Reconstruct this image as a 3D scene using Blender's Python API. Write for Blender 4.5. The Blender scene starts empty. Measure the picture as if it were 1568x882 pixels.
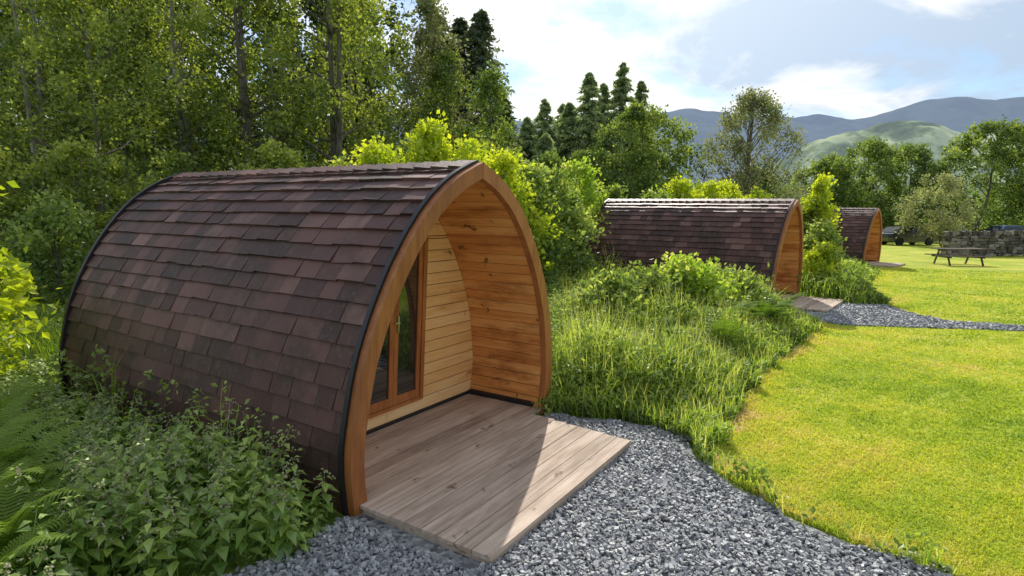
import bpy, math, numpy as np
from mathutils import Vector
R = np.random.default_rng(7)
scene = bpy.context.scene
TAU = 2*math.pi

# ------------------------------------------------------------ mesh builder
class MB:
    def __init__(s): s.v=[]; s.f=[]; s.t=[]; s.n=0
    def add(s, V, F, mat=0, tint=0.5):
        V=np.asarray(V,float).reshape(-1,3)
        Fs = F if isinstance(F,list) and len(F) and isinstance(F[0],np.ndarray) else [np.asarray(F)]
        for f in Fs: s.f.append((f.astype(np.int64)+s.n, mat))
        t=np.broadcast_to(np.asarray(tint,float),(len(V),)) if np.ndim(tint)<=1 else tint
        s.v.append(V); s.t.append(np.array(t)); s.n+=len(V)
    def hexa(s, b, t, mat=0, tint=0.5):
        s.add(list(b)+list(t), np.array([[3,2,1,0],[4,5,6,7],[0,1,5,4],[1,2,6,5],[2,3,7,6],[3,0,4,7]]), mat, tint)
    def box(s,x0,x1,y0,y1,z0,z1,mat=0,tint=.5):
        s.hexa([(x0,y0,z0),(x1,y0,z0),(x1,y1,z0),(x0,y1,z0)],[(x0,y0,z1),(x1,y0,z1),(x1,y1,z1),(x0,y1,z1)],mat,tint)
    def build(s,name,mats,parent=None,loc=(0,0,0),rotz=0,smooth=False,warp=None):
        V=np.concatenate(s.v)
        if warp: V=warp(V)
        me=bpy.data.meshes.new(name)
        me.vertices.add(len(V)); me.vertices.foreach_set("co",V.astype(np.float32).ravel())
        loops=np.concatenate([f.ravel() for f,m in s.f])
        cnt=np.concatenate([np.full(len(f),f.shape[1]) for f,m in s.f])
        mi=np.concatenate([np.full(len(f),m) for f,m in s.f])
        st=np.concatenate([[0],np.cumsum(cnt)[:-1]])
        me.loops.add(len(loops)); me.loops.foreach_set("vertex_index",loops.astype(np.int32))
        me.polygons.add(len(cnt)); me.polygons.foreach_set("loop_start",st.astype(np.int32))
        me.polygons.foreach_set("material_index",mi.astype(np.int32))
        a=me.attributes.new("tint","FLOAT","POINT"); a.data.foreach_set("value",np.concatenate(s.t).astype(np.float32))
        me.update(calc_edges=True)
        me.polygons.foreach_set("use_smooth",np.full(len(cnt),smooth))
        for m in mats: me.materials.append(m)
        ob=bpy.data.objects.new(name,me); scene.collection.objects.link(ob)
        ob.location=loc; ob.rotation_euler=(0,0,rotz)
        if parent: ob.parent=parent
        return ob

def empty(name,loc,rotz=0):
    e=bpy.data.objects.new(name,None); scene.collection.objects.link(e); e.location=loc; e.rotation_euler=(0,0,rotz); e.empty_display_size=.2
    return e
def norm(a): return a/np.maximum(np.linalg.norm(a,axis=-1,keepdims=True),1e-9)
def tube(path,rad,sides=5):
    path=np.asarray(path,float); K=len(path); d=norm(path[-1]-path[0])
    ref=np.array([0,0,1.]) if abs(d[2])<.8 else np.array([1.,0,0])
    u=norm(np.cross(d,ref)); w=np.cross(d,u)
    an=np.arange(sides)/sides*TAU
    ring=np.cos(an)[:,None]*u+np.sin(an)[:,None]*w
    V=(path[:,None,:]+np.asarray(rad)[:,None,None]*ring[None]).reshape(-1,3)
    i=np.arange(K-1)[:,None]*sides; j=np.arange(sides)[None]; j2=(j+1)%sides
    F=np.stack([i+j,i+j2,i+sides+j2,i+sides+j],-1).reshape(-1,4)
    return V,F
def leaf4(P,size,up=.3,asp=.3,D=None):
    n=len(P); nn=norm(R.normal(size=(n,3))+np.array([0,0,up])*1.0)
    r=R.normal(size=(n,3)) if D is None else D+R.normal(size=(n,3))*.35
    d=norm(r-(r*nn).sum(1,keepdims=True)*nn); sd=np.cross(nn,d); size=np.broadcast_to(size,(n,))[:,None]
    V=np.stack([P-d*size*.5, P+sd*size*asp+nn*size*.08-d*size*.05, P+d*size*.5-nn*size*.08, P-sd*size*asp+nn*size*.08-d*size*.05],1).reshape(-1,3)
    return V,np.arange(n*4).reshape(n,4)
def leaf5(P,D,size,asp=.33,droop=.3):
    n=len(P); D=norm(D); sd=norm(np.cross(D,np.array([0,0,1.]))+R.normal(size=(n,3))*.15); up=np.cross(sd,D); s=np.broadcast_to(size,(n,))[:,None]
    V=np.stack([P, P+D*s*.5+up*s*.0-np.array([0,0,1])*s*droop*.1, P+D*s-np.array([0,0,1])*s*droop*.5, P+D*s*.35+sd*s*asp+up*s*.1, P+D*s*.35-sd*s*asp+up*s*.1],1).reshape(-1,3)
    b=(np.arange(n)*5)[:,None,None]
    F=(b+np.array([[0,3,1],[0,1,4],[1,3,2],[1,2,4]])[None]).reshape(-1,3)
    return V,F
def blades(P,h,w,lean):
    n=len(P); th=R.uniform(0,TAU,n); ld=np.stack([np.cos(th),np.sin(th),0*th],1)
    fa=R.uniform(0,TAU,n); sd=np.stack([np.cos(fa),np.sin(fa),0*fa],1)*np.broadcast_to(w,(n,))[:,None]
    h=np.broadcast_to(h,(n,))[:,None]; lean=np.broadcast_to(lean,(n,))[:,None]; Z=np.array([0,0,1.])
    m=P+Z*h*.6+ld*lean*h*.3; t=P+Z*h*(1-lean*.35)+ld*lean*h
    V=np.stack([P-sd,P+sd,m+sd*.7,m-sd*.7,t],1).reshape(-1,3); b=(np.arange(n)*5)[:,None]
    return V,[b+np.array([[0,1,2,3]]),b+np.array([[3,2,4]])]
def rep(x,k): return np.repeat(x,k)
def n2(x,y,s=1.,o=0.):
    x=x*s+o; y=y*s+o*1.7
    return (np.sin(x*1.3+1.7*np.sin(y*.9))+np.sin(y*1.7+1.3*np.sin(x*1.1+2))+.5*np.sin(x*3.1+y*2.3)+.5*np.sin(y*4.1-x*2.9))/3.
def pip(x,y,poly):
    c=np.zeros(x.shape,bool); n=len(poly); j=n-1
    for i in range(n):
        xi,yi=poly[i]; xj,yj=poly[j]
        c^=((yi>y)!=(yj>y))&(x<(xj-xi)*(y-yi)/((yj-yi)+1e-12)+xi); j=i
    return c
def pdist(x,y,poly):
    d=np.full(x.shape,1e9); n=len(poly)
    for i in range(n):
        ax,ay=poly[i]; bx,by=poly[(i+1)%n]; L=(bx-ax)**2+(by-ay)**2
        t=np.clip(((x-ax)*(bx-ax)+(y-ay)*(by-ay))/L,0,1); d=np.minimum(d,np.hypot(x-ax-t*(bx-ax),y-ay-t*(by-ay)))
    return d
def sm(t): t=np.clip(t,0,1); return t*t*(3-2*t)
def H(x,y): return .06*np.clip(y-12,0,30)*sm((2-x)/7)

# ------------------------------------------------------------ materials
class NT:
    def __init__(s,name):
        s.m=bpy.data.materials.new(name); s.m.use_nodes=True; s.t=s.m.node_tree; s.t.nodes.clear(); s.o=s.n('ShaderNodeOutputMaterial')
    def n(s,ty,ins=None,**kw):
        nd=s.t.nodes.new(ty)
        for k,v in kw.items(): setattr(nd,k,v)
        for k,v in (ins or {}).items():
            if isinstance(v,bpy.types.NodeSocket): s.t.links.new(v,nd.inputs[k])
            else: nd.inputs[k].default_value=v
        return nd
    def ramp(s,fac,stops):
        r=s.n('ShaderNodeValToRGB',{'Fac':fac}); e=r.color_ramp.elements
        while len(e)<len(stops): e.new(.5)
        for q,(p,c) in zip(e,stops): q.position=p; q.color=(*c,1) if len(c)==3 else c
        return r.outputs[0]
    def tint(s): return s.n('ShaderNodeAttribute',attribute_name='tint').outputs['Fac']
    def obj(s,scale=(1,1,1)):
        c=s.n('ShaderNodeTexCoord').outputs['Object']
        return s.n('ShaderNodeMapping',{'Vector':c,'Scale':scale}).outputs[0]
    def noise(s,vec,sc,det=4,rough=.55): return s.n('ShaderNodeTexNoise',{'Vector':vec,'Scale':sc,'Detail':det,'Roughness':rough}).outputs['Fac']
    def math(s,op,a,b=0.): return s.n('ShaderNodeMath',{0:a,1:b},operation=op).outputs[0]
    def mix(s,f,a,b,mode='MIX'):
        m=s.n('ShaderNodeMix',data_type='RGBA',blend_type=mode)
        for i,v in ((0,f),(6,a),(7,b)):
            if isinstance(v,bpy.types.NodeSocket): s.t.links.new(v,m.inputs[i])
            else: m.inputs[i].default_value=(*v,1) if isinstance(v,tuple) and len(v)==3 else v
        return m.outputs[2]
    def bump(s,h,st=.3,d=.01): return s.n('ShaderNodeBump',{'Height':h,'Strength':st,'Distance':d}).outputs[0]
    def out(s,sh): s.t.links.new(sh,s.o.inputs[0]); return s.m
    def pr(s,col,rough=.6,bump=None,**kw):
        ins={'Base Color':col if isinstance(col,bpy.types.NodeSocket) else (*col,1),'Roughness':rough}
        if bump: ins['Normal']=bump
        ins.update(kw); return s.out(s.n('ShaderNodeBsdfPrincipled',ins).outputs[0])

def leafmat(name,stops,trans=.5,gloss=.035,yell=(1.35,1.3,.6),big=0.6,gr=.42,gain=1.):
    stops=[(p,tuple(min(q*gain,.8) for q in c)) for p,c in stops]
    k=NT(name); v=k.obj(); col=k.ramp(k.math('ADD',k.tint(),k.math('MULTIPLY',k.math('SUBTRACT',k.noise(v,big,3),.5),.7)),stops)
    tr=k.mix(1.,col,yell,'MULTIPLY')
    d=k.n('ShaderNodeBsdfDiffuse',{'Color':col}).outputs[0]; t=k.n('ShaderNodeBsdfTranslucent',{'Color':tr}).outputs[0]
    g=k.n('ShaderNodeBsdfGlossy',{'Color':(.9,.95,.8,1),'Roughness':gr}).outputs[0]
    a=k.n('ShaderNodeMixShader',{0:trans,1:d,2:t}).outputs[0]
    return k.out(k.n('ShaderNodeMixShader',{0:gloss,1:a,2:g}).outputs[0])
M_tree=leafmat('leaf_birch',[(0,(.04,.065,.015)),(.4,(.14,.19,.04)),(.75,(.29,.34,.07)),(1,(.44,.48,.12))],gain=1.3)
M_dark=leafmat('leaf_dark',[(0,(.015,.03,.014)),(.5,(.055,.085,.03)),(1,(.14,.18,.055))],.4,gain=1.2)
M_conif=leafmat('needles',[(0,(.09,.12,.07)),(.5,(.21,.26,.13)),(1,(.34,.39,.19))],.5,gain=1.5,yell=(1.15,1.15,.75))
M_pine=leafmat('pine_needles',[(0,(.03,.045,.03)),(.5,(.085,.11,.065)),(1,(.17,.20,.10))],.4,gain=1.4)
M_oak=leafmat('leaf_oak',[(0,(.035,.065,.02)),(.5,(.13,.19,.045)),(1,(.29,.35,.09))],.5,gain=1.3)
M_grey=leafmat('leaf_grey',[(0,(.08,.09,.055)),(.5,(.17,.19,.10)),(1,(.30,.32,.18))],.4,gain=1.3)
M_bright=leafmat('leaf_bright',[(0,(.12,.19,.015)),(.4,(.34,.41,.035)),(1,(.60,.62,.06))],.55,yell=(1.3,1.3,.45),gain=1.2)
M_weed=leafmat('leaf_weed',[(0,(.03,.06,.015)),(.4,(.14,.21,.045)),(.75,(.29,.37,.09)),(1,(.44,.50,.18))],.5,.04,gain=1.2)
M_fern=leafmat('fern_frond',[(0,(.04,.08,.012)),(.5,(.12,.20,.03)),(1,(.24,.34,.06))],.45,.012,yell=(1.2,1.25,.5),gr=.6)
M_nettle=leafmat('leaf_nettle',[(0,(.03,.07,.015)),(.45,(.13,.22,.045)),(.8,(.29,.39,.08)),(1,(.40,.48,.12))],.5,.06,gr=.35,gain=1.3)
M_flower=leafmat('nettle_flower',[(0,(.26,.26,.15)),(1,(.52,.48,.33))],.35,.02,yell=(1.1,1.1,.9))
M_grass=leafmat('tall_grass',[(0,(.12,.21,.025)),(.5,(.30,.41,.055)),(1,(.56,.55,.19))],.55,.03,yell=(1.25,1.3,.55),gain=1.2)
M_lawnb=leafmat('lawn_blade',[(0,(.18,.28,.03)),(.35,(.34,.42,.045)),(.62,(.49,.50,.07)),(.85,(.57,.49,.16)),(1,(.60,.48,.25))],.5,.015,yell=(1.18,1.16,.6),big=.9,gain=1.2)
def barkmat(name,a,b):
    k=NT(name); v=k.obj((1,1,.3)); f=k.noise(v,9,5); return k.pr(k.ramp(f,[(.3,a),(.7,b)]),.85,k.bump(f,.6,.03))
M_bark=barkmat('bark',(.07,.055,.04),(.22,.19,.15)); M_birch=barkmat('birch_bark',(.12,.10,.08),(.40,.36,.30))
def woodmat(name,cols,axis,rough=.55,knots=True,gs=1.,kd=(.10,.035,.012),spec=.4,stain=(.62,.55,.5),st0=.45):
    k=NT(name); sc=[14,14,14]; sc[axis]=.9; v=k.obj(tuple(q*gs for q in sc))
    off=k.n('ShaderNodeVectorMath',{0:v,1:k.n('ShaderNodeCombineXYZ',{0:k.math('MULTIPLY',k.tint(),37.),1:k.math('MULTIPLY',k.tint(),91.),2:k.math('MULTIPLY',k.tint(),13.)}).outputs[0]},operation='ADD').outputs[0]
    g=k.noise(off,1.6,6,.65); f=k.math('ADD',k.math('MULTIPLY',g,.75),k.math('MULTIPLY',k.tint(),.25))
    col=k.ramp(f,[(.28,cols[0]),(.5,cols[1]),(.72,cols[2])])
    if knots:
        s2=[5.,5.,5.]; s2[axis]=2.6; nv=k.n('ShaderNodeVectorMath',{0:k.obj(tuple(s2)),1:k.n('ShaderNodeTexNoise',{'Vector':k.obj(),'Scale':9.,'Detail':2.}).outputs['Color']},operation='ADD').outputs[0]
        vo=k.n('ShaderNodeTexVoronoi',{'Vector':nv,'Scale':1.0}).outputs['Distance']
        kf=k.ramp(vo,[(.06,(1,1,1)),(.17,(0,0,0))]); kf=k.math('MULTIPLY',kf,.85)
        col=k.mix(kf,col,kd)
    s3=[3.,3.,3.]; s3[axis]=.8
    st=k.ramp(k.noise(k.obj(tuple(s3)),1.3,6,.7),[(st0,(1,1,1)),(st0+.25,stain)]); col=k.mix(1.,col,st,'MULTIPLY')
    return k.pr(col,rough,k.bump(g,.35,.005),**{'Specular IOR Level':spec})
M_arch=woodmat('varnished_arch_wood',[(.25,.08,.021),(.38,.138,.04),(.48,.20,.065)],2,.42,False,stain=(.70,.62,.58))
M_lin=woodmat('pine_lining',[(.58,.22,.055),(.80,.355,.10),(.90,.50,.18)],1,.5,stain=(.36,.15,.08),st0=.50)
M_wall=woodmat('pine_cladding',[(.74,.37,.12),(.88,.52,.21),(.95,.65,.33)],0,.5,kd=(.25,.09,.03),stain=(.75,.52,.36),st0=.52)
M_door=woodmat('door_wood',[(.32,.10,.028),(.46,.16,.045),(.54,.22,.07)],2,.4,False)
M_deck=woodmat('weathered_decking',[(.31,.235,.175),(.53,.415,.32),(.70,.58,.47)],0,.75,True,1.2,(.16,.11,.08),.25,stain=(.64,.59,.56))
M_tablew=woodmat('table_wood',[(.07,.055,.045),(.12,.095,.075),(.18,.15,.12)],0,.8,False)
k=NT('black_trim'); M_black=k.pr((.014,.013,.015),.5)
k=NT('steel'); M_steel=k.pr((.6,.6,.6),.25,Metallic=1.)
k=NT('door_glass'); M_glass=k.pr((.02,.022,.018),.03,**{'Specular IOR Level':1.0,'IOR':1.7})
# shingles
k=NT('roof_shingles'); v=k.obj(); t=k.tint()
gr=k.noise(k.obj((1,1,1)),160,2); pn=k.noise(v,1.3,7,.68); fine=k.noise(v,14,6,.72)
grid=k.math('MULTIPLY',k.math('SINE',k.math('MULTIPLY',k.n('ShaderNodeSeparateXYZ',{0:v}).outputs[1],420.)),k.math('SINE',k.math('MULTIPLY',k.n('ShaderNodeSeparateXYZ',{0:v}).outputs[2],420.)))
col=k.ramp(t,[(0,(.052,.026,.022)),(.35,(.11,.050,.042)),(.7,(.175,.080,.066)),(1,(.27,.145,.12))])
col=k.mix(k.ramp(pn,[(.46,(0,0,0)),(.62,(.75,.75,.75))]),col,(.036,.024,.018))
col=k.mix(k.ramp(fine,[(.53,(0,0,0)),(.67,(.7,.7,.7))]),col,(.13,.098,.062))
col=k.mix(k.math('MULTIPLY',k.math('ADD',grid,1.),.14),col,(.02,.012,.011))
M_shing=k.pr(col,.52,k.bump(k.math('ADD',k.math('ADD',gr,fine),k.math('MULTIPLY',grid,.25)),.6,.005),**{'Specular IOR Level':.42,'Specular Tint':(1,.82,.78,1)})
# stones
k=NT('slate_chippings'); f=k.noise(k.obj(),25,3)
col=k.ramp(k.math('ADD',k.math('MULTIPLY',k.tint(),.8),k.math('MULTIPLY',f,.2)),[(.05,(.11,.115,.12)),(.45,(.31,.315,.32)),(.8,(.51,.51,.50)),(1,(.70,.68,.65))])
M_slate=k.pr(col,.6,**{'Specular IOR Level':.4})
k=NT('gravel_bed'); vo=k.n('ShaderNodeTexVoronoi',{'Vector':k.obj(),'Scale':28.}); 
col=k.ramp(k.n('ShaderNodeSeparateColor',{0:vo.outputs['Color']}).outputs[0],[(0,(.08,.085,.09)),(1,(.34,.35,.35))])
M_gbed=k.pr(col,.8,k.bump(vo.outputs['Distance'],.8,.02))
k=NT('dry_stone'); f=k.noise(k.obj(),5,5)
M_stone=k.pr(k.ramp(k.math('ADD',k.math('MULTIPLY',f,.5),k.math('MULTIPLY',k.tint(),.5)),[(.2,(.04,.034,.03)),(.5,(.15,.13,.11)),(.85,(.36,.33,.29))]),.9,k.bump(f,.6,.03))
k=NT('lawn_turf'); v=k.obj(); a=k.noise(v,.45,5,.6); b=k.noise(v,9,5); c=k.noise(v,60,3)
f=k.math('ADD',k.math('MULTIPLY',a,.6),k.math('MULTIPLY',b,.4))
col=k.ramp(f,[(.34,(.17,.26,.025)),(.46,(.34,.41,.045)),(.56,(.49,.49,.07)),(.68,(.56,.46,.17))])
M_lawn=k.pr(col,.9,k.bump(k.math('ADD',b,c),.6,.03),**{'Specular IOR Level':.1})
k=NT('ground_soil'); v=k.obj(); f=k.noise(v,.8,6)
M_ground=k.pr(k.ramp(f,[(.3,(.05,.08,.015)),(.55,(.12,.18,.03)),(.75,(.24,.28,.05))]),.95,k.bump(f,.5,.1),**{'Specular IOR Level':.1})
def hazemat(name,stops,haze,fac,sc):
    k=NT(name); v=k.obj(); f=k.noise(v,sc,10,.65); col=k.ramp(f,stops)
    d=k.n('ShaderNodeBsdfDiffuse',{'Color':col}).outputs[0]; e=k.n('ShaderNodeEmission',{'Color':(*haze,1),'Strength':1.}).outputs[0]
    return k.out(k.n('ShaderNodeMixShader',{0:fac,1:d,2:e}).outputs[0])  # aerial haze painted into the slopes as emission mixed over the diffuse
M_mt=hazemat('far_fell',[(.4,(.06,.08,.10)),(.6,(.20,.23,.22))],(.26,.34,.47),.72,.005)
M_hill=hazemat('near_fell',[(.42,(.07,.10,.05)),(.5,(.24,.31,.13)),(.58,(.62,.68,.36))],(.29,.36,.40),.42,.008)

# ------------------------------------------------------------ world, sun, camera
EL,AZ=math.radians(36),math.radians(7.5)
S=Vector((math.sin(AZ)*math.cos(EL),math.cos(AZ)*math.cos(EL),math.sin(EL)))
w=bpy.data.worlds.new("World"); scene.world=w; w.use_nodes=True; nt=w.node_tree; nt.nodes.clear()
def wn(ty,ins=None,**kw):
    nd=nt.nodes.new(ty)
    for a,b in kw.items(): setattr(nd,a,b)
    for a,b in (ins or {}).items():
        if isinstance(b,bpy.types.NodeSocket): nt.links.new(b,nd.inputs[a])
        else: nd.inputs[a].default_value=b
    return nd
def wm(op,a,b=0.): return wn('ShaderNodeMath',{0:a,1:b},operation=op).outputs[0]
sky=wn('ShaderNodeTexSky',sky_type='NISHITA',sun_disc=False,sun_elevation=EL,sun_rotation=AZ,air_density=1.3,dust_density=.5)
tc=wn('ShaderNodeTexCoord'); sp=wn('ShaderNodeSeparateXYZ',{0:tc.outputs['Generated']})
zz=wm('ADD',wm('MAXIMUM',sp.outputs[2],0.),.24)
cv=wn('ShaderNodeCombineXYZ',{0:wm('DIVIDE',sp.outputs[0],zz),1:wm('DIVIDE',sp.outputs[1],zz),2:5.3}).outputs[0]
cn=wn('ShaderNodeTexNoise',{'Vector':cv,'Scale':2.3,'Detail':10.,'Roughness':.55,'Distortion':.4}).outputs['Fac']
dt=wn('ShaderNodeVectorMath',{0:tc.outputs['Generated'],1:tuple(S)},operation='DOT_PRODUCT').outputs['Value']
glow=wm('POWER',wm('MAXIMUM',dt,0.),9.)
cr=wn('ShaderNodeValToRGB',{'Fac':wm('ADD',cn,wm('MULTIPLY',glow,.08))}); cr.color_ramp.elements[0].position=.39; cr.color_ramp.elements[1].position=.54
cv2=wn('ShaderNodeVectorMath',{0:cv,1:(3.7,1.9,2.2)},operation='ADD').outputs[0]
c2=wn('ShaderNodeTexNoise',{'Vector':cv2,'Scale':2.1,'Detail':9.,'Roughness':.55,'Distortion':.3}).outputs['Fac']
cc=wn('ShaderNodeValToRGB',{'Fac':wm('ADD',c2,wm('MULTIPLY',glow,.05))}); e=cc.color_ramp.elements; e[0].position=.41; e[0].color=(3.3,4.2,5.4,1); e[1].position=.56; e[1].color=(6.8,6.9,7.0,1)
cg=wn('ShaderNodeMix',data_type='RGBA',blend_type='ADD'); cg.inputs[0].default_value=1; nt.links.new(cc.outputs[0],cg.inputs[6])
gc=wn('ShaderNodeCombineXYZ',{0:wm('MULTIPLY',glow,3.),1:wm('MULTIPLY',glow,2.9),2:wm('MULTIPLY',glow,2.7)}).outputs[0]; nt.links.new(gc,cg.inputs[7])
blue=wn('ShaderNodeMix',data_type='RGBA',blend_type='MULTIPLY'); blue.inputs[0].default_value=1; nt.links.new(sky.outputs[0],blue.inputs[6]); blue.inputs[7].default_value=(.60,.70,.86,1)
mx=wn('ShaderNodeMix',data_type='RGBA'); nt.links.new(cr.outputs[0],mx.inputs[0]); nt.links.new(blue.outputs[2],mx.inputs[6]); nt.links.new(cg.outputs[2],mx.inputs[7])
bg=wn('ShaderNodeBackground',{'Color':mx.outputs[2],'Strength':.15}); wo=wn('ShaderNodeOutputWorld',{0:bg.outputs[0]})
sl=bpy.data.lights.new('sun','SUN'); sl.energy=5; sl.angle=math.radians(.5); sl.color=(1,.95,.86)
so=bpy.data.objects.new('sun',sl); scene.collection.objects.link(so); so.rotation_euler=S.to_track_quat('Z','Y').to_euler(); so.location=(10,60,60)
cd=bpy.data.cameras.new('camera'); cam=bpy.data.objects.new('camera',cd); scene.collection.objects.link(cam)
cam.location=(0,0,2.1); cam.rotation_euler=(math.radians(90-6.87),0,0); cd.sensor_width=36; cd.lens=20.2; cd.clip_end=20000; cd.clip_start=.05
scene.camera=cam; scene.view_settings.view_transform='Standard'; scene.view_settings.look='None'; scene.view_settings.exposure=0

# ------------------------------------------------------------ layout polygons
LAWN=[(2.2,3.5),(2.62,3.1),(3.2,2.3),(4.2,.5),(60,-6),(90,40),(60,75),(33,70),(22,48),(17.2,27.5),(15.6,24.3),(14.1,22.0),(11.6,18.6),(10.1,16.2),(9.2,13.8),(8.6,12.6),(6.3,12.2),(5.9,10.9),(4.75,9.35),(3.75,8.1),(3.1,7.2),(2.72,6.5),(2.25,5.7),(1.8,5.0),(1.72,4.6),(1.93,3.95)]
GRAV=[(-3.1,.8),(-2.3,2.5),(-1.7,3.15),(-1.35,3.45),(-1.16,3.82),(-.6,4.6),(.3,5.95),(.72,5.9),(1.1,5.8),(1.45,5.6),(1.66,5.2),(1.62,4.85),(1.75,4.3),(1.9,3.9),(2.2,3.5),(2.6,3.12),(3.2,2.3),(4.2,.5)]
GRAV2=[(6.2,12.9),(6.15,11.9),(6.5,11.2),(7.5,11.0),(9.9,10.55),(15,9.4),(15.1,9.75),(10,11.1),(8.9,11.7),(8.9,12.8),(9.1,13.8),(7.5,14.2)]
PODS=[((-.402,4.985),56.25,4.9),((6.86,14.35),51.3,5.3),((16.5,26.4),45,5.2)]
def inpod(x,y,m=.12,front=1.25):
    r=np.zeros(x.shape,bool)
    for (px,py),an,L in PODS:
        c,s=math.cos(math.radians(an)),math.sin(math.radians(an)); lx=(x-px)*c+(y-py)*s; ly=-(x-px)*s+(y-py)*c
        r|=(abs(lx)<1.36+m)&(ly>-.02)&(ly<L+m)|(lx>-1.4)&(lx<1.0)&(ly>-front)&(ly<.1)
    return r
def sheet(name,poly,z,mat):
    mb=MB(); mb.add([(x,y,z) for x,y in poly],np.array([list(range(len(poly)))])); return mb.build(name,[mat])
# ground
g=np.sinh(np.linspace(-6.2,6.2,161))*16; gx,gy=np.meshgrid(g,g); nI=161
gz=H(gx,gy); gz+=np.where((np.hypot(gx,gy)>80),np.clip(np.hypot(gx,gy)-80,0,1e4)*.002,0)
mb=MB(); i,j=np.meshgrid(np.arange(nI-1),np.arange(nI-1),indexing='ij'); q=(i*nI+j).ravel()
mb.add(np.stack([gx,gy,gz],-1).reshape(-1,3),np.stack([q,q+1,q+nI+1,q+nI],1)); mb.build('ground',[M_ground],smooth=True)
sheet('lawn',LAWN,.004,M_lawn); sheet('gravel_path',GRAV,.008,M_gbed); sheet('gravel_path.001',GRAV2,.008,M_gbed)
def polar(n,a0,a1,r0,r1,p=0.):
    a=np.radians(R.uniform(a0,a1,n)); r=r0*(r1/r0)**(R.uniform(0,1,n)**(1-p)); return r*np.sin(a),r*np.cos(a),r
# chippings
def chips(name,x,y,rad):
    n=len(x); an=np.arange(6)/6*TAU; A=an[None]+R.uniform(0,TAU,(n,1))+R.normal(0,.25,(n,6)); rr=rad[:,None]*R.uniform(.6,1.25,(n,6))
    el=R.uniform(.4,.9,(n,1)); th=R.uniform(0,TAU,(n,1)); px=rr*np.cos(A); py=rr*np.sin(A)*el; hx=rad[:,None]*R.uniform(.15,.42,(n,1))
    X=px*np.cos(th)-py*np.sin(th); Y=px*np.sin(th)+py*np.cos(th)
    tx=R.normal(0,.32,(n,1)); ty=R.normal(0,.32,(n,1)); zb=R.uniform(.0,.016,(n,1))+.012
    top=np.stack([x[:,None]+X*.9,y[:,None]+Y*.9,zb+hx+X*tx+Y*ty],-1); bot=np.stack([x[:,None]+X,y[:,None]+Y,zb+X*tx+Y*ty-.004],-1)
    V=np.concatenate([top,bot],1).reshape(-1,3); b=(np.arange(n)*12)[:,None]; b2=b[:,:,None]
    sd=np.array([[i,6+i,6+(i+1)%6,(i+1)%6] for i in range(6)])
    mb=MB(); mb.add(V,[b+np.arange(6)[None],(b2+sd[None]).reshape(-1,4)],0,rep(np.clip(R.beta(2,2.8,n),0,1),12)); return mb.build(name,[M_slate])
x=R.uniform(-3,4.2,100000); y=R.uniform(.9,6,100000); wv=.07*np.sin(y*9)+.05*np.sin(x*13+y*5); m=pip(x+wv,y+wv,GRAV)&~inpod(x,y,0,1.15)
x,y=x[m],y[m]; chips('slate_gravel',x,y,.010+.022*R.beta(1.5,3.2,len(x)))
x=R.uniform(6,13,30000); y=R.uniform(9.5,14.2,30000); m=pip(x,y,GRAV2)&~inpod(x,y,0,1.2); chips('slate_gravel.001',x[m],y[m],R.uniform(.02,.04,m.sum()))

# ------------------------------------------------------------ pod
PR=np.array([(1.325,0),(1.365,.35),(1.35,.62),(1.235,1.15),(.985,1.69),(.66,2.13),(.34,2.39),(0,2.55)])
def catmull(p,k=14):
    q=np.vstack([2*p[0]-p[1],p,2*p[-1]-p[-2]]); o=[]
    for i in range(1,len(q)-2):
        for t in np.arange(k)/k: o.append(.5*((2*q[i])+(q[i+1]-q[i-1])*t+(2*q[i-1]-5*q[i]+4*q[i+1]-q[i+2])*t*t+(3*q[i]-q[i-1]-3*q[i+1]+q[i+2])*t**3))
    o.append(p[-1]); return np.array(o)
PD=catmull(PR); PA=np.concatenate([[0],np.cumsum(np.hypot(*np.diff(PD,axis=0).T))]); PT=np.gradient(PD,PA,axis=0); PT/=np.hypot(*PT.T)[:,None]; PNx,PNz=PT[:,1],-PT[:,0]; SA=PA[-1]
def prof(a,off,side):
    a=min(max(a,0),SA); x=np.interp(a,PA,PD[:,0])+off*np.interp(a,PA,PNx); z=np.interp(a,PA,PD[:,1])+off*np.interp(a,PA,PNz)
    return side*max(x,0.),z
def pt(a,off,side,y): x,z=prof(a,off,side); return (x,y,z)
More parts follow.
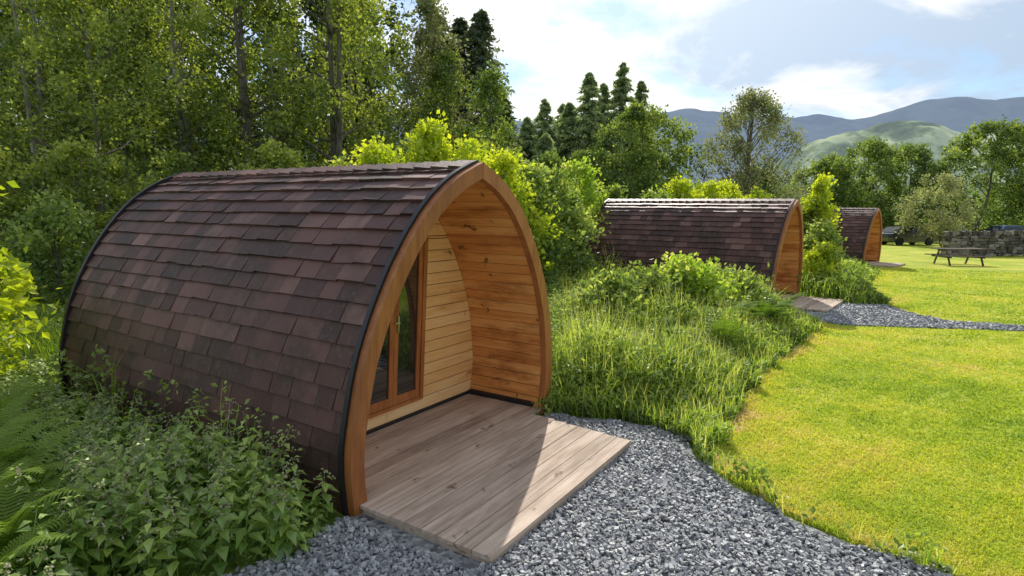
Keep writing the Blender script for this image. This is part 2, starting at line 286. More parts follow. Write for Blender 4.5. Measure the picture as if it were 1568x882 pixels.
def build_pod(idx):
    (px,py),an,L=PODS[idx]; E=empty('wooden_camping_pod',(px,py,0),math.radians(an))
    def warp(V):
        V=V.copy(); z=V[:,2]; y=V[:,1]; V[:,1]=y-(.15+.12*y/4.87)*z/2.57; V[:,2]=z*(1+.02*y/2.57); return V
    # shingles
    mb=MB(); n=20; e=(SA-.03)/n
    for side in (-1,1):
        for i in range(n):
            y=.02-R.uniform(0,.2); ct=R.normal(0,.05)
            while y<L:
                wd=R.choice([.2,.26,.32])*R.uniform(.95,1.05); y0,y1=max(y,.02)+.002,min(y+wd,L)-.002; y+=wd
                if y1-y0<.03: continue
                a0=i*e-.01+R.normal(0,.003); a0=max(a0,0); a1=min((i+1)*e+.02,SA); j=R.normal(0,.0025); o=R.uniform(.026,.036)
                b=[pt(a0,-.0,side,y0),pt(a0,-.0,side,y1),pt(a1,-.0,side,y1),pt(a1,-.0,side,y0)]
                t=[pt(a0,o,side,y0),pt(a0+j,o+j*1.5,side,y1),pt(a1,.006,side,y1),pt(a1,.006,side,y0)]
                mb.hexa(b,t,0,float(np.clip(R.beta(1.5,1.7)*(.5+.5*min(i/8,1))+ct,0,1)))
    y=0.02
    while y<L-.02:
        y1=min(y+.2,L)
        for side in (-1,1):
            b=[pt(SA-.14,.02,side,y),pt(SA-.14,.02,side,y1),pt(SA,.02,side,y1+.0),pt(SA,.02,side,y)]
            t=[pt(SA-.14,.036,side,y),pt(SA-.14,.052,side,y1),pt(SA,.056,side,y1),pt(SA,.04,side,y)]
            t[2]=(0,t[2][1],t[2][2]); t[3]=(0,t[3][1],t[3][2]); mb.hexa(b,t,0,float(R.uniform(.3,.9)))
        y=y1
    mb.build('roof_shingles',[M_shing],E,warp=warp)
    # arches
    def sweep(mb,o0,o1,y0,y1,mat=0,tint=.5,K=64):
        for side in (-1,1):
            A=np.linspace(0,SA,K); V=[]
            for a in A: V+=[pt(a,o0,side,y0),pt(a,o1,side,y0),pt(a,o1,side,y1),pt(a,o0,side,y1)]
            for q in (-4,-3,-2,-1): V[q]=(side*.003,V[q][1],V[q][2])
            i=np.arange(K-1)[:,None]*4; j=np.arange(4)[None]; j2=(j+1)%4
            mb.add(V,np.stack([i+j,i+j2,i+4+j2,i+4+j],-1).reshape(-1,4),mat,tint+side*.2)
            mb.add(V[:4],np.array([[0,1,2,3]]),mat,tint); mb.add(V[-4:],np.array([[0,1,2,3]]),mat,tint)
    mb=MB(); sweep(mb,-.10,.022,-.05,.018); mb.build('front_arch_frame',[M_arch],E,warp=warp)
    mb=MB(); sweep(mb,.0,.044,.0185,.06); sweep(mb,.002,.055,L-.01,L+.05); mb.build('black_edge_trim',[M_black],E,warp=warp)
    mb=MB(); sweep(mb,-.075,-.002,.022,L-.02); 
    A=np.linspace(0,SA,30); V=[pt(a,-.01,1,L-.03) for a in A]+[pt(a,-.01,-1,L-.03) for a in A[::-1][1:]]
    mb.add(V,np.array([list(range(len(V)))])); mb.build('shell',[M_black],E,warp=warp)
    # lining boards
    mb=MB(); nb=25; e=(SA-.05)/nb
    for side in (-1,1):
        for i in range(nb):
            a0=.05+i*e; a1=a0+e-.006; ti=float(R.uniform(0,1))
            b=[pt(a0,-.078,side,.022),pt(a0,-.078,side,.95),pt(a1,-.078,side,.95),pt(a1,-.078,side,.022)]
            t=[pt(a0,-.09,side,.022),pt(a0,-.09,side,.95),pt(a1,-.09,side,.95),pt(a1,-.09,side,.022)]
            mb.hexa(b,t,0,ti)
    mb.build('lining_boards',[M_lin],E,warp=warp)
    # recess wall
    Ain=np.linspace(0,SA,200); IN=np.array([prof(a,-.092,1) for a in Ain]); win=lambda z: float(np.interp(z,IN[:,1],IN[:,0])); ztop=IN[:,1].max()
    mb=MB(); z=.24; DX0,DX1,DZ=-.46,.40,1.92
    def plank(xa0,xb0,xa1,xb1,z0,z1,ti,th=.016):
        mb.hexa([(xa0,.95,z0),(xb0,.95,z0),(xb0,.95+th,z0),(xa0,.95+th,z0)],[(xa1,.95,z1),(xb1,.95,z1),(xb1,.95+th,z1),(xa1,.95+th,z1)],0,ti)
    while z<ztop-.02:
        z1=min(z+.118,ztop-.01)
        if z<DZ<z1: z1=DZ
        zt=z1-.007; w0,w1=win(z),win(zt); ti=float(R.uniform(0,1))
        if z<DZ-.01: plank(-w0,DX0,-w1,DX0,z,zt,ti); plank(DX1,w0,DX1,w1,z,zt,ti*.8)
        else: plank(-w0,w0,-w1,w1,z,zt,ti)
        z=z1
    plank(-win(.1),win(.1),-win(.23),win(.23),.112,.232,.9,.03)
    mb.build('recess_wall_cladding',[M_wall],E,warp=warp)
    mb=MB(); V=[(x_,.975,z_) for x_,z_ in IN]+[(-x_,.975,z_) for x_,z_ in IN[::-1][1:]]; mb.add(V,np.array([list(range(len(V)))]))
    mb.box(-1.24,1.24,.925,.949,.082,.110); mb.box(1.19,1.235,.06,.92,.082,.13); mb.box(-1.235,-1.19,.06,.92,.082,.13); mb.build('base_seal',[M_black],E,warp=warp)
    # door
    D=empty('double_door',(0,0,0)); D.parent=E
    mb=MB()
    def fr(x0,x1,z0,z1,y0=.915,y1=.965): mb.box(x0,x1,y0,y1,z0,z1,0,float(R.uniform(.2,.8)))
    fr(DX0,DX0+.05,.235,DZ); fr(DX1-.05,DX1,.235,DZ); fr(DX0+.05,DX1-.05,DZ-.05,DZ); fr(DX0+.05,DX1-.05,.235,.27)
    for a,b in ((DX0+.053,-.032),(-.028,DX1-.053)):
        fr(a,a+.055,.273,DZ-.053,.925,.96); fr(b-.055,b,.273,DZ-.053,.925,.96); fr(a+.055,b-.055,.273,.36,.925,.96); fr(a+.055,b-.055,DZ-.12,DZ-.053,.925,.96)
    mb.build('door_frame',[M_door],D,warp=warp)
    mb=MB(); mb.box(DX0+.105,-.086,.94,.946,.358,DZ-.118); mb.box(.026,DX1-.106,.94,.946,.358,DZ-.118); mb.build('door_glass',[M_glass],D,warp=warp)
    mb=MB(); mb.box(.0,.018,.905,.924,1.0,1.16); mb.box(-.05,.016,.892,.904,1.09,1.105); mb.build('door_handle',[M_steel],D,warp=warp)
    # deck
    mb=MB(); y=.948
    bw=.1435
    while y>-1.2+.02:
        y0=y-bw+.007; inside=y0>-.05
        if inside: x0,x1=-1.225,1.225
        else: x0,x1=-1.30,.90+.12*np.clip((y0+1.2)/1.1,0,1)
        z1=.08+R.normal(0,.002)
        mb.box(x0+R.normal(0,.004),x1+R.normal(0,.004),y0,y,.052,z1,0,float(R.uniform(0,1))); y-=bw
    ye=y
    mb.box(-1.285,.885,ye+.012,ye+.04,.0,.05,0,.2); mb.box(-1.285,-1.255,ye+.04,-.06,.0,.05,0,.3); mb.box(.88,.91,ye+.04,-.06,.0,.05,0,.3)
    for xx in (-.6,0,.5): mb.box(xx,xx+.05,ye+.05,.9,.0,.05,0,.1)
    mb.build('deck',[M_deck],E)
for i in range(3): build_pod(i)

# ------------------------------------------------------------ trees
def make_tree(name,x,y,h,r,base=.2,nc=90,per=90,leaf=.12,mat=M_tree,bark=M_bark,shape='round',clr=.7,tint=.5,trunk=None,up=.3,limbs=26,stems=1):
    z0=float(H(np.array(x),np.array(y))); mb=MB(); trunk=trunk or h*.014
    ph=R.uniform(0,TAU,4); t=R.uniform(0,1,nc); th=R.uniform(0,TAU,nc)
    if shape=='round': Rt=np.sqrt(np.clip(1-(2*t-1)**2,0.02,1))*(1-.2*t)
    elif shape=='column': Rt=np.clip(np.sin(math.pi*(t*.93+.05)),.12,1)**.55*(1.1-.55*t)
    else: Rt=(1-t)**.8+.05
    rr=r*Rt*R.uniform(.12,1,nc)**.45*(1+.28*np.sin(2*th+ph[0]+5*t)+.16*np.sin(5*th+ph[1]-7*t))
    wob=np.array([R.normal(0,.05),R.normal(0,.05)])*h*(1 if h>5 else .4)
    def tr(f): return np.stack([x+wob[0]*np.sin(f*2.6),y+wob[1]*np.sin(f*2.2),z0+f*h*.96],-1)
    zc=z0+h*(base+(1-base)*t); ax=tr((zc-z0)/h); C=np.stack([ax[:,0]+rr*np.cos(th),ax[:,1]+rr*np.sin(th),zc],1)
    F=np.linspace(0,1,9)
    for s_ in range(stems):
        o=np.array([R.normal(0,.25),R.normal(0,.25),0])*(s_>0)*h*.2
        V,Q=tube(tr(F)+o*F[:,None]+np.array([0,0,-.1]),trunk*(1-F*.9)+.006,7); mb.add(V,Q,1)
    for i in R.choice(nc,min(limbs,nc),replace=False):
        fz=max((C[i,2]-z0-(.45 if shape=='column' else 1.1)*rr[i])/h,base*.5); p0=tr(np.array(fz)); p1=C[i]; md=(p0+p1)/2+np.array([0,0,-.06*rr[i]])+R.normal(0,.05*r,3)
        V,Q=tube([p0,(p0+md)/2,md,(md+p1)/2,p1],np.array([.42,.34,.26,.16,.05])*trunk*(1-.6*fz)+.004,4); mb.add(V,Q,1)
    # leaves along twigs radiating from clump
    T=7; ntw=nc*T; cen=np.repeat(C,T,0); out=np.repeat(norm(C-np.array([x,y,z0+h*(base+1)/2])),T,0)
    td=norm(R.normal(size=(ntw,3))+out*.7+np.array([0,0,.25])); tl=clr*R.uniform(.5,1.2,ntw)*(1.15-.5*np.repeat(t,T))
    m=max(per//T,1); u=R.uniform(.05,1,(ntw,m)); P=cen[:,None]+td[:,None]*(tl[:,None]*u)[...,None]+R.normal(size=(ntw,m,3))*(.13*clr); P[...,2]-=.15*clr*u*u
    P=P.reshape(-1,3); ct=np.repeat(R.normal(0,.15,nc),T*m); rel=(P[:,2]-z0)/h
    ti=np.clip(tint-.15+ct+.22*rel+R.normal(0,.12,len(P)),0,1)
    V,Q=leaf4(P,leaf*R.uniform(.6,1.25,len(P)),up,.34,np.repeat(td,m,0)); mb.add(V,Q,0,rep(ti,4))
    return mb.build(name,[mat,bark])
def conifer(name,x,y,h,r,mat=M_conif,n=260,per=34,base=.12,leaf=.34,tint=.4,droop=.25,pine=False):
    z0=float(H(np.array(x),np.array(y))); mb=MB(); F=np.linspace(0,1,7)
    V,Q=tube(np.stack([x+0*F,y+0*F,z0+F*h],1),h*.013*(1-F*.95)+.01,6); mb.add(V,Q,1)
    t=R.uniform(0,1,n); 
    if pine: t=t**.7
    th=R.uniform(0,TAU,n); L=r*((1-t)**.72 if not pine else np.sin(math.pi*np.clip(t*.8+.18,0,1))**.8)*R.uniform(.5,1.2,n)+.12
    zb=z0+h*(base+(1-base)*t); u=R.uniform(.12,1,(n,per)); d=np.stack([np.cos(th),np.sin(th)],1)
    P=np.stack([x+d[:,0:1]*L[:,None]*u,y+d[:,1:2]*L[:,None]*u,zb[:,None]+L[:,None]*(.22*u-droop*u*u*1.6)],-1)+R.normal(size=(n,per,3))*np.array([.16,.16,.09])*(L[:,None,None]*.35+.25)
    D=np.repeat(np.stack([d[:,0],d[:,1],-.5+0*t],1),per,0); P=P.reshape(-1,3)
    V,Q=leaf4(P,leaf*R.uniform(.6,1.3,len(P)),.2,.16,D); ti=np.clip(tint+np.repeat(R.normal(0,.14,n),per)+R.normal(0,.1,len(P))+.2*(u.ravel()-.5),0,1); mb.add(V,Q,0,rep(ti,4))
    for i in range(0,n,5):
        p0=np.array([x,y,zb[i]]); p1=p0+np.array([d[i,0]*L[i],d[i,1]*L[i],L[i]*(.22-droop*1.3)]); V,Q=tube([p0,(p0+p1)/2+[0,0,.05*L[i]],p1],[.05,.03,.01],4); mb.add(V,Q,1)
    return mb.build(name,[mat,M_bark])

# front row of light woodland
for i,xx in enumerate(np.linspace(-21.5,-4.9,12)):
    yy=21+R.uniform(-1.5,3); make_tree('birch_tree' if i%2 else 'alder_tree',float(xx*yy/21),float(yy),R.uniform(10.6,12.2),R.uniform(1.9,2.6),.12,120,84,.15,M_tree,M_birch if i%2 else M_bark,'column',.95,R.uniform(.36,.68),limbs=44,stems=2)
# nearer at far left
make_tree('birch_tree',-14.2,14.5,8.5,2.0,.1,120,91,.115,M_tree,M_birch,'column',.8,.6,stems=2)
make_tree('alder_tree',-11.2,15.5,8.2,1.9,.12,110,91,.115,M_tree,M_bark,'column',.8,.55,stems=2)
make_tree('birch_tree',-4.0,25,10.3,1.9,.1,120,77,.15,M_grey,M_birch,'column',.9,.4)
make_tree('alder_tree',-2.3,24,8.2,1.7,.1,110,77,.14,M_oak,M_bark,'column',.8,.5)
make_tree('alder_tree',-.9,23,7.4,1.4,.08,100,77,.13,M_oak,M_bark,'column',.8,.5)
# dark back rows
for i,xx in enumerate(np.linspace(-36,-9,10)):
    yy=34+R.uniform(-3,3)
    make_tree('oak_tree',float(xx),float(yy),R.uniform(14.5,17.5),4.0,.05,140,70,.30,M_dark,M_bark,'column',1.6,.5,limbs=20)
conifer('pine_tree',-4.5,36,12.9,1.8,M_pine,pine=True,tint=.4,base=.3); conifer('pine_tree',-3.2,37,13.0,1.6,M_pine,pine=True,tint=.4,base=.3); conifer('pine_tree',-1.9,36,13.5,1.7,M_pine,pine=True,tint=.35,base=.25); conifer('pine_tree',-8.5,34,14.5,3.0,M_pine,tint=.4)
conifer('pine_tree',-.6,38,9.6,2.4,M_pine,tint=.5,base=.05)
# centre conifers
for x_,y_,h_,r_ in ((1.2,46,9.8,3.0),(2.6,47,11.4,2.8),(4.6,47,11.2,3.2),(6.0,46,13.2,3.2),(7.4,48,12.8,3.4),(8.8,47,14.2,3.2),(10.2,47,12.8,2.8),(11.0,50,11.0,3.0),(4.5,52,12,3.2),(2.4,42,8.0,2.8)):
    conifer('larch_tree',x_,y_,h_,r_,tint=.5,n=330,per=32,leaf=.42,base=.03)
make_tree('oak_tree',7.8,38,8.9,3.5,.03,190,91,.22,M_oak,M_bark,'round',1.2,.6)
make_tree('oak_tree',4.6,36,6.0,2.4,.03,110,70,.2,M_oak,M_bark,'round',1.0,.4)
make_tree('oak_tree',10.6,40,6.2,2.4,.03,110,70,.2,M_oak,M_bark,'round',1.0,.4)
make_tree('ash_tree',14.4,35,9.2,3.1,.12,240,70,.16,M_grey,M_bark,'round',1.0,.55,limbs=110,trunk=.12,stems=3)
for x_,y_,h_,r_,tn in ((25.5,47,6.6,3.0,.5),(29.5,48,8.2,3.4,.5),(33.5,49,7.9,3.2,.4),(37.5,47,9.4,4.0,.5),(42,46,9.8,4.2,.45),(47,44,9.5,4.5,.4),(52,46,10,4.5,.5),(23,54,6.4,2.6,.45)):
    k_=1.28; make_tree('oak_tree',x_*k_,y_*k_,(h_-2.1)*k_+2.1,r_*k_,.03,170,77,.30,M_oak,M_bark,'round',1.5,tn)
make_tree('hawthorn_tree',32.5,43.5,5.2,2.3,.22,100,63,.18,M_grey,M_bark,'round',.9,.7)
# distant tree mass
mb=MB()
for i in range(50):
    cx_=R.uniform(10,110); cy_=R.uniform(85,110); hh=R.uniform(4,8); n=420
    P=np.array([cx_,cy_,hh*.5])+norm(R.normal(size=(n,3)))*np.array([hh*.6,hh*.6,hh*.5])*R.uniform(.6,1.05,(n,1)); V,Q=leaf4(P,.55*R.uniform(.6,1.2,n)); mb.add(V,Q,0,rep(np.clip(R.normal(.5,.15,n),0,1),4))
for i in range(40):
    cx_=R.uniform(-60,12); cy_=R.uniform(56,66); hh=R.uniform(8,12); n=420
    P=np.array([cx_,cy_,hh*.5])+norm(R.normal(size=(n,3)))*np.array([hh*.4,hh*.4,hh*.5])*R.uniform(.6,1.05,(n,1)); V,Q=leaf4(P,.6*R.uniform(.6,1.2,n)); mb.add(V,Q,0,rep(np.clip(R.normal(.4,.15,n),0,1),4))
mb.build('distant_tree_line',[M_oak])
# shrubs
sh=[(-2.5,11.2,3.4,.9,M_bright),(-1.7,11.9,3.9,.8,M_bright),(-.9,11.7,3.5,.9,M_bright),(-.2,12.4,3.3,.8,M_bright),(.35,13.4,3.1,.9,M_weed),(1.1,14.6,3.1,1.0,M_weed),(2.1,17.5,3.7,1.1,M_grass),(3.2,19,2.9,1.2,M_weed),
 (-4,13.5,3.2,1.4,M_tree),(-6,14.5,3.6,1.5,M_tree),(-8,14,3.4,1.5,M_tree),(-10,13.5,3.6,1.6,M_tree),(-12,12.5,4,1.6,M_tree),(-9,11.5,2.4,1.2,M_weed),(-6.5,11.8,2.4,1.1,M_weed),(-2.4,15.5,4,1.5,M_tree),(-.6,17,4.2,1.5,M_tree),(1.2,20,4,1.5,M_oak),
 (6.3,21.5,3.4,1.2,M_bright),(7.6,22.5,3.3,1.2,M_bright),(8.8,24,3.3,1.3,M_bright),(5,20.5,2.9,1.1,M_weed),(11.5,27,3.2,1.4,M_bright),(13.2,33,3.0,1.2,M_weed),(9.55,17.9,3.3,.38,M_bright),(9.7,18.9,2.8,.38,M_weed),(9.1,17.0,1.9,.4,M_weed),(9.4,18.4,2.4,.4,M_weed),(8.8,16.3,1.2,.4,M_bright),(3.4,11.1,1.15,.85,M_grass),(2.5,10.8,1.0,.7,M_weed),(4.4,11.6,.85,.7,M_weed),(1.6,9.6,1.0,.6,M_weed)]
for x_,y_,h_,r_,m_ in sh: make_tree('hazel_shrub',x_,y_,h_,r_,.04,90 if r_>.45 else 50,77,.075+.0028*y_,m_,M_bark,'round' if h_<2 else 'column',(.42+.012*y_)*(1 if r_>.45 else .75),.5,limbs=24,stems=3,trunk=.025)
# bright near sapling on the left edge
make_tree('hazel_sapling',-6.6,6.9,2.7,.65,.1,44,42,.13,M_bright,M_bark,'column',.4,.6,limbs=24,stems=3,trunk=.02)
make_tree('hazel_sapling',-5.9,6.0,1.5,.55,.1,40,42,.10,M_bright,M_bark,'column',.35,.5,limbs=20,stems=3,trunk=.015)

# ------------------------------------------------------------ undergrowth
NP=[(-1.2,3.45),(-1.75,2.85),(-3.2,1.3),(-7.5,1.3),(-8.5,8),(-6,8),(-5.3,6.4),(-1.25,3.8)]
FERN=[(-3.0,3.15,.78),(-3.35,3.6,.8),(-2.75,2.75,.72),(-3.8,3.9,.8),(-4.3,4.6,.75),(-3.5,3.0,.78),(-4.9,5.3,.75)]
def hveg(x,y):
    e=np.minimum(np.minimum(pdist(x,y,LAWN),pdist(x,y,GRAV)),pdist(x,y,GRAV2))
    b=.62+.32*n2(x,y,1.3)+.20*n2(x,y,3.7,2); b=b+.35*sm((y-9)/8)*(x<3)
    return np.clip(b,.2,1.6)*np.clip(.22+e/1.0,.22,1)
def okveg(x,y,m=.1): 
    wv=.1*np.sin(y*7)+.06*np.sin(x*11+y*4); return ~(pip(x+wv,y,LAWN)|pip(x+wv*.5,y,GRAV)|pip(x,y,GRAV2)|inpod(x,y,m))
x,y,r=polar(300000,-50,43,3.0,27); m=okveg(x,y)&~(pip(x,y,NP)&(R.uniform(0,1,len(x))<.8)); x,y,r=x[m],y[m],r[m]
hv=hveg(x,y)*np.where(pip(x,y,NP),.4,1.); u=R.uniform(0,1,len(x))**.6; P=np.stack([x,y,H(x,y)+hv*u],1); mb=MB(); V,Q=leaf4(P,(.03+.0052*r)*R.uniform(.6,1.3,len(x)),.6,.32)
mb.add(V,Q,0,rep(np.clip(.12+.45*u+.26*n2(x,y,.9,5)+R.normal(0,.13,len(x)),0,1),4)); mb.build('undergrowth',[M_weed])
x,y,r=polar(110000,-50,43,3.0,26); e=pdist(x,y,LAWN); m=okveg(x,y)&((e<2.2)|(n2(x,y,.8,3)>.15))&~(pip(x,y,NP)&(x>-6)); x,y,r=x[m],y[m],r[m]
hv=hveg(x,y); P=np.stack([x,y,H(x,y)],1); mb=MB(); V,F=blades(P,hv*R.uniform(.55,1.25,len(x))+.12,(.0016+.0006*r)*R.uniform(.6,1.4,len(x)),R.uniform(.15,.8,len(x)))
mb.add(V,F,0,rep(np.clip(.5+.2*n2(x,y,1.1,7)+R.normal(0,.16,len(x)),0,1),5))
# seed stalks
x,y,r=polar(4200,5,40,5,20); m=okveg(x,y); x,y=x[m],y[m]; P=np.stack([x,y,0*x],1); hs=hveg(x,y)*1.3+.15; V,F=blades(P,hs,.0035,R.uniform(.05,.3,len(x))); mb.add(V,F,0,rep(np.full(len(x),.95),5))
mb.build('tall_grass',[M_grass])
# pale flower heads among the tall growth
x,y,r=polar(1000,3,36,6,13); m=okveg(x,y)&(n2(x,y,1.6,11)>-.1); x,y=x[m],y[m]; hs=hveg(x,y)*1.05+.05; mb=MB()
C=np.repeat(np.stack([x,y,hs],1),7,0)+R.normal(size=(len(x)*7,3))*np.array([.03,.03,.03]); V,Q=leaf4(C,.015,0.,.5); mb.add(V,Q,0,rep(R.uniform(.0,.8,len(C)),4)); mb.build('wild_flowers',[M_flower])
# lawn blades
x,y,r=polar(400000,8,62,2.9,30,.0); m=pip(x,y,LAWN)&~pip(x,y,GRAV2); x,y,r=x[m],y[m],r[m]
P=np.stack([x,y,0*x],1); mb=MB(); e=pdist(x,y,LAWN); V,F=blades(P,R.uniform(.015,.04,len(x))*(1+.3*n2(x,y,3.3,2))+.06*np.exp(-e*4)*R.uniform(0,1,len(x)),(.0014+.0007*r)*R.uniform(.7,1.3,len(x)),R.uniform(.3,1.2,len(x)))
mb.add(V,F,0,rep(np.clip(.38+.26*n2(x,y,.7,1)+.19*n2(x,y,2.6,4)+.15*n2(x,y,9,4)+.45*np.exp(-e*1.8)*(n2(x,y,2.,9)>-.2)+R.normal(0,.1,len(x)),0,1),5)); mb.build('lawn_grass',[M_lawnb])
# nettles
def nettles(name,x,y,h,ls=.085,tint=.45,flower=.6):
    mb=MB()
    LP=[];LD=[];LS=[];LT=[];FP=[]
    for i in range(len(x)):
        hh=h[i]; ln=R.normal(0,.12,2); F=np.linspace(0,1,5); base=np.array([x[i],y[i],0])
        path=base+np.stack([ln[0]*F**2*hh,ln[1]*F**2*hh,F*hh],1); V,Q=tube(path,.005*(1-.6*F),3); mb.add(V,Q,0,.6)
        K=int(7+hh*5); th=R.uniform(0,TAU); tp=R.normal(0,.13); fl=R.uniform()<.6
        for q in range(K):
            f=.22+.78*q/(K-1); p=base+np.array([ln[0]*f*f*hh,ln[1]*f*f*hh,f*hh]); th+=math.pi/2
            sz=ls*(1.15-.75*f**3)*R.uniform(.8,1.2)
            for s_ in (0,math.pi):
                a=th+s_+R.normal(0,.2); LP.append(p); LD.append((math.cos(a),math.sin(a),R.uniform(-.5,.15)+.5*(f>.93))); LS.append(sz); LT.append(tint+tp+.25*(f-.5)+R.normal(0,.08))
                if fl and f>.55 and R.uniform()<flower:
                    for kk in range(9): FP.append(p+np.array([math.cos(a+.8)*.012*kk*.7,math.sin(a+.8)*.012*kk*.7,-.006*kk])+R.normal(0,.005,3))
    LP=np.array(LP);LD=np.array(LD);LS=np.array(LS); V,F=leaf5(LP+norm(LD)*.015,LD,LS,.32,.5); mb.add(V,F,0,rep(np.clip(LT,0,1),5))
    if FP: FP=np.array(FP); V,Q=leaf4(FP,.016,.2,.5); mb.add(V,Q,1,rep(R.uniform(0,1,len(FP)),4))
    return mb.build(name,[M_nettle,M_flower])
x=R.uniform(-8,-1.2,2100); y=R.uniform(1.3,7.5,2100); m=pip(x,y,NP)&okveg(x,y,.1)&(np.hypot(x,y)>2.4)
for fx_,fy_,fs_ in FERN: m&=(np.hypot(x-fx_,y-fy_)>.32)|(R.uniform(0,1,len(x))<.2)
x,y=x[m],y[m]
hN=(.60+.16*n2(x,y,1.5)+R.normal(0,.09,len(x)))*np.clip(.6+pdist(x,y,GRAV)/1.4,.5,1)*(1-.42*sm((y-3.3)/2.2)); nettles('nettle_patch',x,y,np.clip(hN,.22,.9),.10,.60,.85)
x=R.uniform(.4,6,700); y=R.uniform(6,12,700); m=okveg(x,y,.1); x,y=x[m],y[m]; m=(pdist(x,y,LAWN)>.5)&(n2(x,y,1.1)>-.1); x,y=x[m],y[m]; nettles('nettle_patch',x,y,hveg(x,y)*R.uniform(.9,1.3,len(x)),.09,.65,.4)
# ferns
def ferns(name,pts,mat=M_weed,tint=.6):
    mb=MB()
    for (x_,y_,s_) in pts:
        nf=int(R.integers(7,11)); z=float(H(np.array(x_),np.array(y_)))
        for f in range(nf):
            a=TAU*f/nf+R.normal(0,.25); L=s_*R.uniform(.75,1.15); K=34; u=np.linspace(.08,1,K); rx=L*(.15*u+.5*u*u); rz=L*(1.15*u-.5*u**2.4)
            sp=np.stack([x_+np.cos(a)*rx,y_+np.sin(a)*rx,z+rz],1); V,Q=tube(sp[::3],np.linspace(.005,.001,len(sp[::3])),3); mb.add(V,Q,0,tint)
            pl=(L*.20*np.sin(math.pi*np.clip(u*.82+.17,0,1))**.8+.004)*R.uniform(.85,1.1,K); tg=norm(np.gradient(sp,axis=0)); sd=norm(np.cross(tg,[0,0,1.]))
            for sg in (-1,1):
                D=sd*sg+tg*.35; P2=sp+D*pl[:,None]; P2[:,2]-=pl*R.uniform(.1,.45,K); wv=tg*(L/K*.36)
                V=np.stack([sp-wv,sp+D*pl[:,None]*.5-wv*.8,P2,sp+D*pl[:,None]*.5+wv*.9,sp+wv],1).reshape(-1,3); mb.add(V,np.arange(K*5).reshape(K,5),0,rep(np.clip(tint+R.normal(0,.1,K),0,1),5))
    return mb.build(name,[mat])
ferns('fern_patch',FERN,M_fern,.9)
fx=R.uniform(.8,5.5,80); fy=R.uniform(6.3,12.5,80); m=okveg(fx,fy,.25)&(pdist(fx,fy,LAWN)>.6)
ferns('fern_patch',[(a,b,R.uniform(.65,1.0)) for a,b in zip(fx[m],fy[m])],M_fern,.55)
# weeds at the frame foot
x=np.array([.38,.43,.5,-1.3,-1.4,-1.35,-1.5]); y=np.array([6.0,6.06,6.12,3.62,3.5,3.4,3.35]); nettles('nettle',x,y,np.array([.18,.25,.4,.25,.3,.2,.25]),.07,.8,0)

# ------------------------------------------------------------ wall, table, cars
mb=MB(); d0=np.array([24.6,32.6]); d1=np.array([52,30.5]); Lw=np.linalg.norm(d1-d0); dv=(d1-d0)/Lw; nv=np.array([-dv[1],dv[0]])
zc=0
for row in range(8):
    hh=.165 if row<7 else .25; s_=-R.uniform(0,.2)
    while s_<Lw:
        l=R.uniform(.15,.5) if row<7 else R.uniform(.1,.24); th=.32-.018*row; jo=R.normal(0,.03)
        for sd in ((-1,1) if row<7 else (0,)):
            c0=sd*th*.5; q=[]
            for zz_ in (zc,zc+hh*R.uniform(.8,1.05)):
                for (ls_,ns_) in ((0,-1),(1,-1),(1,1),(0,1)):
                    p=d0+dv*(s_+ls_*(l-.02))+nv*(c0+jo+ns_*(th*.5 if sd else th*.9)*.98); q.append((p[0]+R.normal(0,.018),p[1]+R.normal(0,.025),zz_+R.normal(0,.02)+.05*math.sin(s_*.4)))
            mb.hexa(q[:4],q[4:],0,float(R.uniform(0,1)))
        s_+=l
    zc+=hh
mb.build('dry_stone_wall',[M_stone])
def table(x,y,rz):
    mb=MB()
    for i in range(5): mb.box(-.95,.95,-.36+i*.147,-.36+i*.147+.135,.72,.76,0,R.uniform(0,1))
    for s_ in (-1,1):
        for j in (0,1): 
            a=s_*(.62+j*.14); mb.box(-.95,.95,min(a,a+s_*.13),max(a,a+s_*.13),.42,.46,0,R.uniform(0,1))
    for xx in (-.65,.65):
        mb.box(xx-.022,xx+.022,-.86,.86,.345,.418,0,.2); mb.box(xx-.022,xx+.022,-.36,.36,.645,.718,0,.2)
        for s_ in (-1,1): 
            x0,x1=(xx+.024,xx+.066)
            mb.hexa([(x0,s_*.72-.05,0),(x1,s_*.72-.05,0),(x1,s_*.72+.05,0),(x0,s_*.72+.05,0)],[(x0,s_*.3-.05,.715),(x1,s_*.3-.05,.715),(x1,s_*.3+.05,.715),(x0,s_*.3+.05,.715)],0,.4)
    mb.build('picnic_table',[M_tablew],None,(x,y,0),rz)
table(20.4,26.3,math.radians(-12)); 
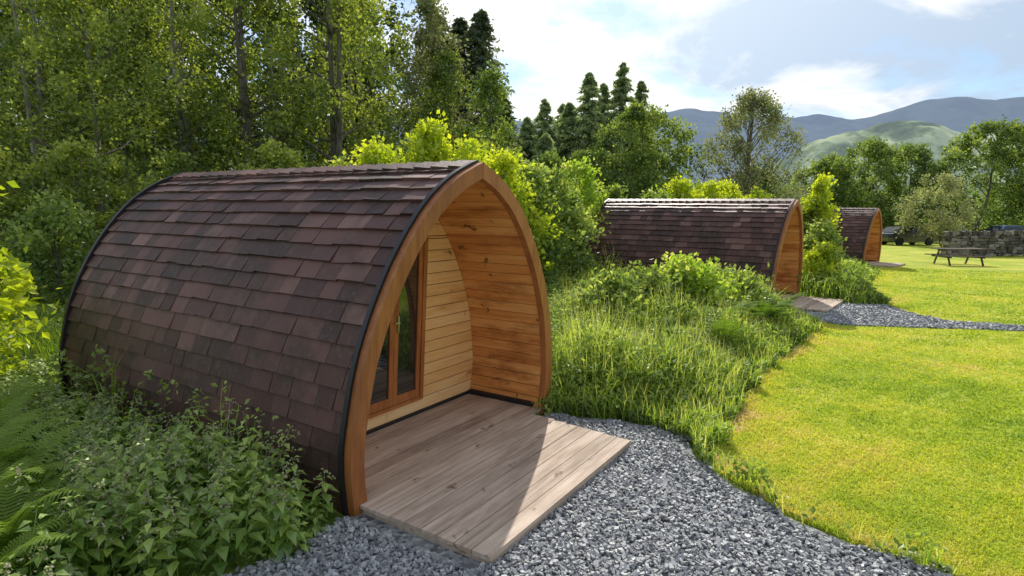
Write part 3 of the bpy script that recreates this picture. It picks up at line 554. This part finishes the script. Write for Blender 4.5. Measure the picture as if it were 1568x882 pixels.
def car(x,y,rz,col):
    E=empty('parked_car',(x,y,0),rz); kk=NT('car_paint'); mp=kk.pr(col,.25,**{'Coat Weight':.8}); kk=NT('car_glass'); mg=kk.pr((.02,.025,.03),.05); kk=NT('tyre'); mtz=kk.pr((.015,.015,.015),.8)
    prof_=[(-2.1,.35),(-2.15,.62),(-2.08,.92),(-1.75,1.0),(-1.3,1.42),(-.9,1.5),(.35,1.48),(1.05,1.02),(1.85,.86),(2.1,.68),(2.12,.4),(1.9,.24),(-1.95,.24)]
    mb=MB(); n=len(prof_); V=[]
    for yy,sc in ((-.84,.97),(-.6,1.),(.6,1.),(.84,.97)):
        for px_,pz in prof_: V.append((px_*sc,yy*(1 if pz<1.05 else .80),pz))
    F=[[a*n+i,a*n+(i+1)%n,(a+1)*n+(i+1)%n,(a+1)*n+i] for a in range(3) for i in range(n)]
    mb.add(V,[np.array(F),np.array([list(range(n))[::-1],list(range(3*n,4*n))])]); mb.build('body',[mp],E)
    mb=MB()
    for s_ in (-1,1):
        yy=lambda z:s_*(.86-.17*(z-1.0)/.5)
        for (a,b,c,d) in ((-1.52,-.35,-.35,-1.12),(-.28,.92,.32,-.28)):
            mb.add([(a,yy(1.04),1.04),(b,yy(1.04),1.04),(c,yy(1.42),1.42),(d,yy(1.42),1.42)],np.array([[0,1,2,3]]))
    mb.add([(1.06,-.66,1.05),(1.06,.66,1.05),(.45,.58,1.46),(.45,-.58,1.46)],np.array([[0,1,2,3]])); mb.add([(-1.78,-.66,1.03),(-1.78,.66,1.03),(-1.35,.58,1.44),(-1.35,-.58,1.44)],np.array([[0,1,2,3]])); mb.build('windows',[mg],E)
    for i,(wx,wy) in enumerate(((-1.3,-.8),(-1.3,.8),(1.3,-.8),(1.3,.8))):
        mb=MB(); V,Q=tube([(wx,wy-.1,.32),(wx,wy-.099,.32),(wx,wy+.099,.32),(wx,wy+.1,.32)],[.2,.32,.32,.2],16); mb.add(V,[Q,np.array([list(range(16)),list(range(48,64))])]); mb.build('wheel_%d'%(i+1),[mtz],E)
car(31.8,46.5,math.radians(8),(.02,.025,.035)); car(38.0,50.0,math.radians(5),(.04,.10,.26)); car(46.5,54,math.radians(5),(.05,.11,.25))

# ------------------------------------------------------------ fells
def fell(name,Y,tab,mat,front,amp,seed):
    u=np.array([a for a,b in tab],float); v=np.array([b for a,b in tab],float); b=(441-v)/880; dy=.9928+b*.1196; dz=-.1196+b*.9928
    PX=(u-784)/880/dy*Y; PZ=2.1+dz/dy*Y; nx,ny=420,80; X=np.linspace(PX[0],PX[-1],nx); ys=np.linspace(front,1.35,ny); gx,gf=np.meshgrid(X,ys); 
    zr=np.interp(X,PX,PZ); f=np.where(gf<1,sm((gf-front)/(1-front)*.5)*2,1-(gf-1)*1.2); f=np.clip(f,0,1)
    L=Y*.06; rd=sum((1-abs(n2(gx/L*k_,gf*Y/L*k_*.6,1,seed+k_)))/k_ for k_ in (1,2.3,5.1,11.3)); rn=sum(n2(X/L*k_,X*0,1,seed)/k_ for k_ in (2,5,11,23))
    z=f*zr[None]+(rd-1.0)*amp*np.sin(math.pi*np.clip(f,0,1))+f*amp*.3*rn[None]
    mb=MB(); i,j=np.meshgrid(np.arange(ny-1),np.arange(nx-1),indexing='ij'); q=(i*nx+j).ravel(); mb.add(np.stack([gx,gf*Y,z],-1).reshape(-1,3),np.stack([q,q+1,q+nx+1,q+nx],1)); mb.build(name,[mat],smooth=True)
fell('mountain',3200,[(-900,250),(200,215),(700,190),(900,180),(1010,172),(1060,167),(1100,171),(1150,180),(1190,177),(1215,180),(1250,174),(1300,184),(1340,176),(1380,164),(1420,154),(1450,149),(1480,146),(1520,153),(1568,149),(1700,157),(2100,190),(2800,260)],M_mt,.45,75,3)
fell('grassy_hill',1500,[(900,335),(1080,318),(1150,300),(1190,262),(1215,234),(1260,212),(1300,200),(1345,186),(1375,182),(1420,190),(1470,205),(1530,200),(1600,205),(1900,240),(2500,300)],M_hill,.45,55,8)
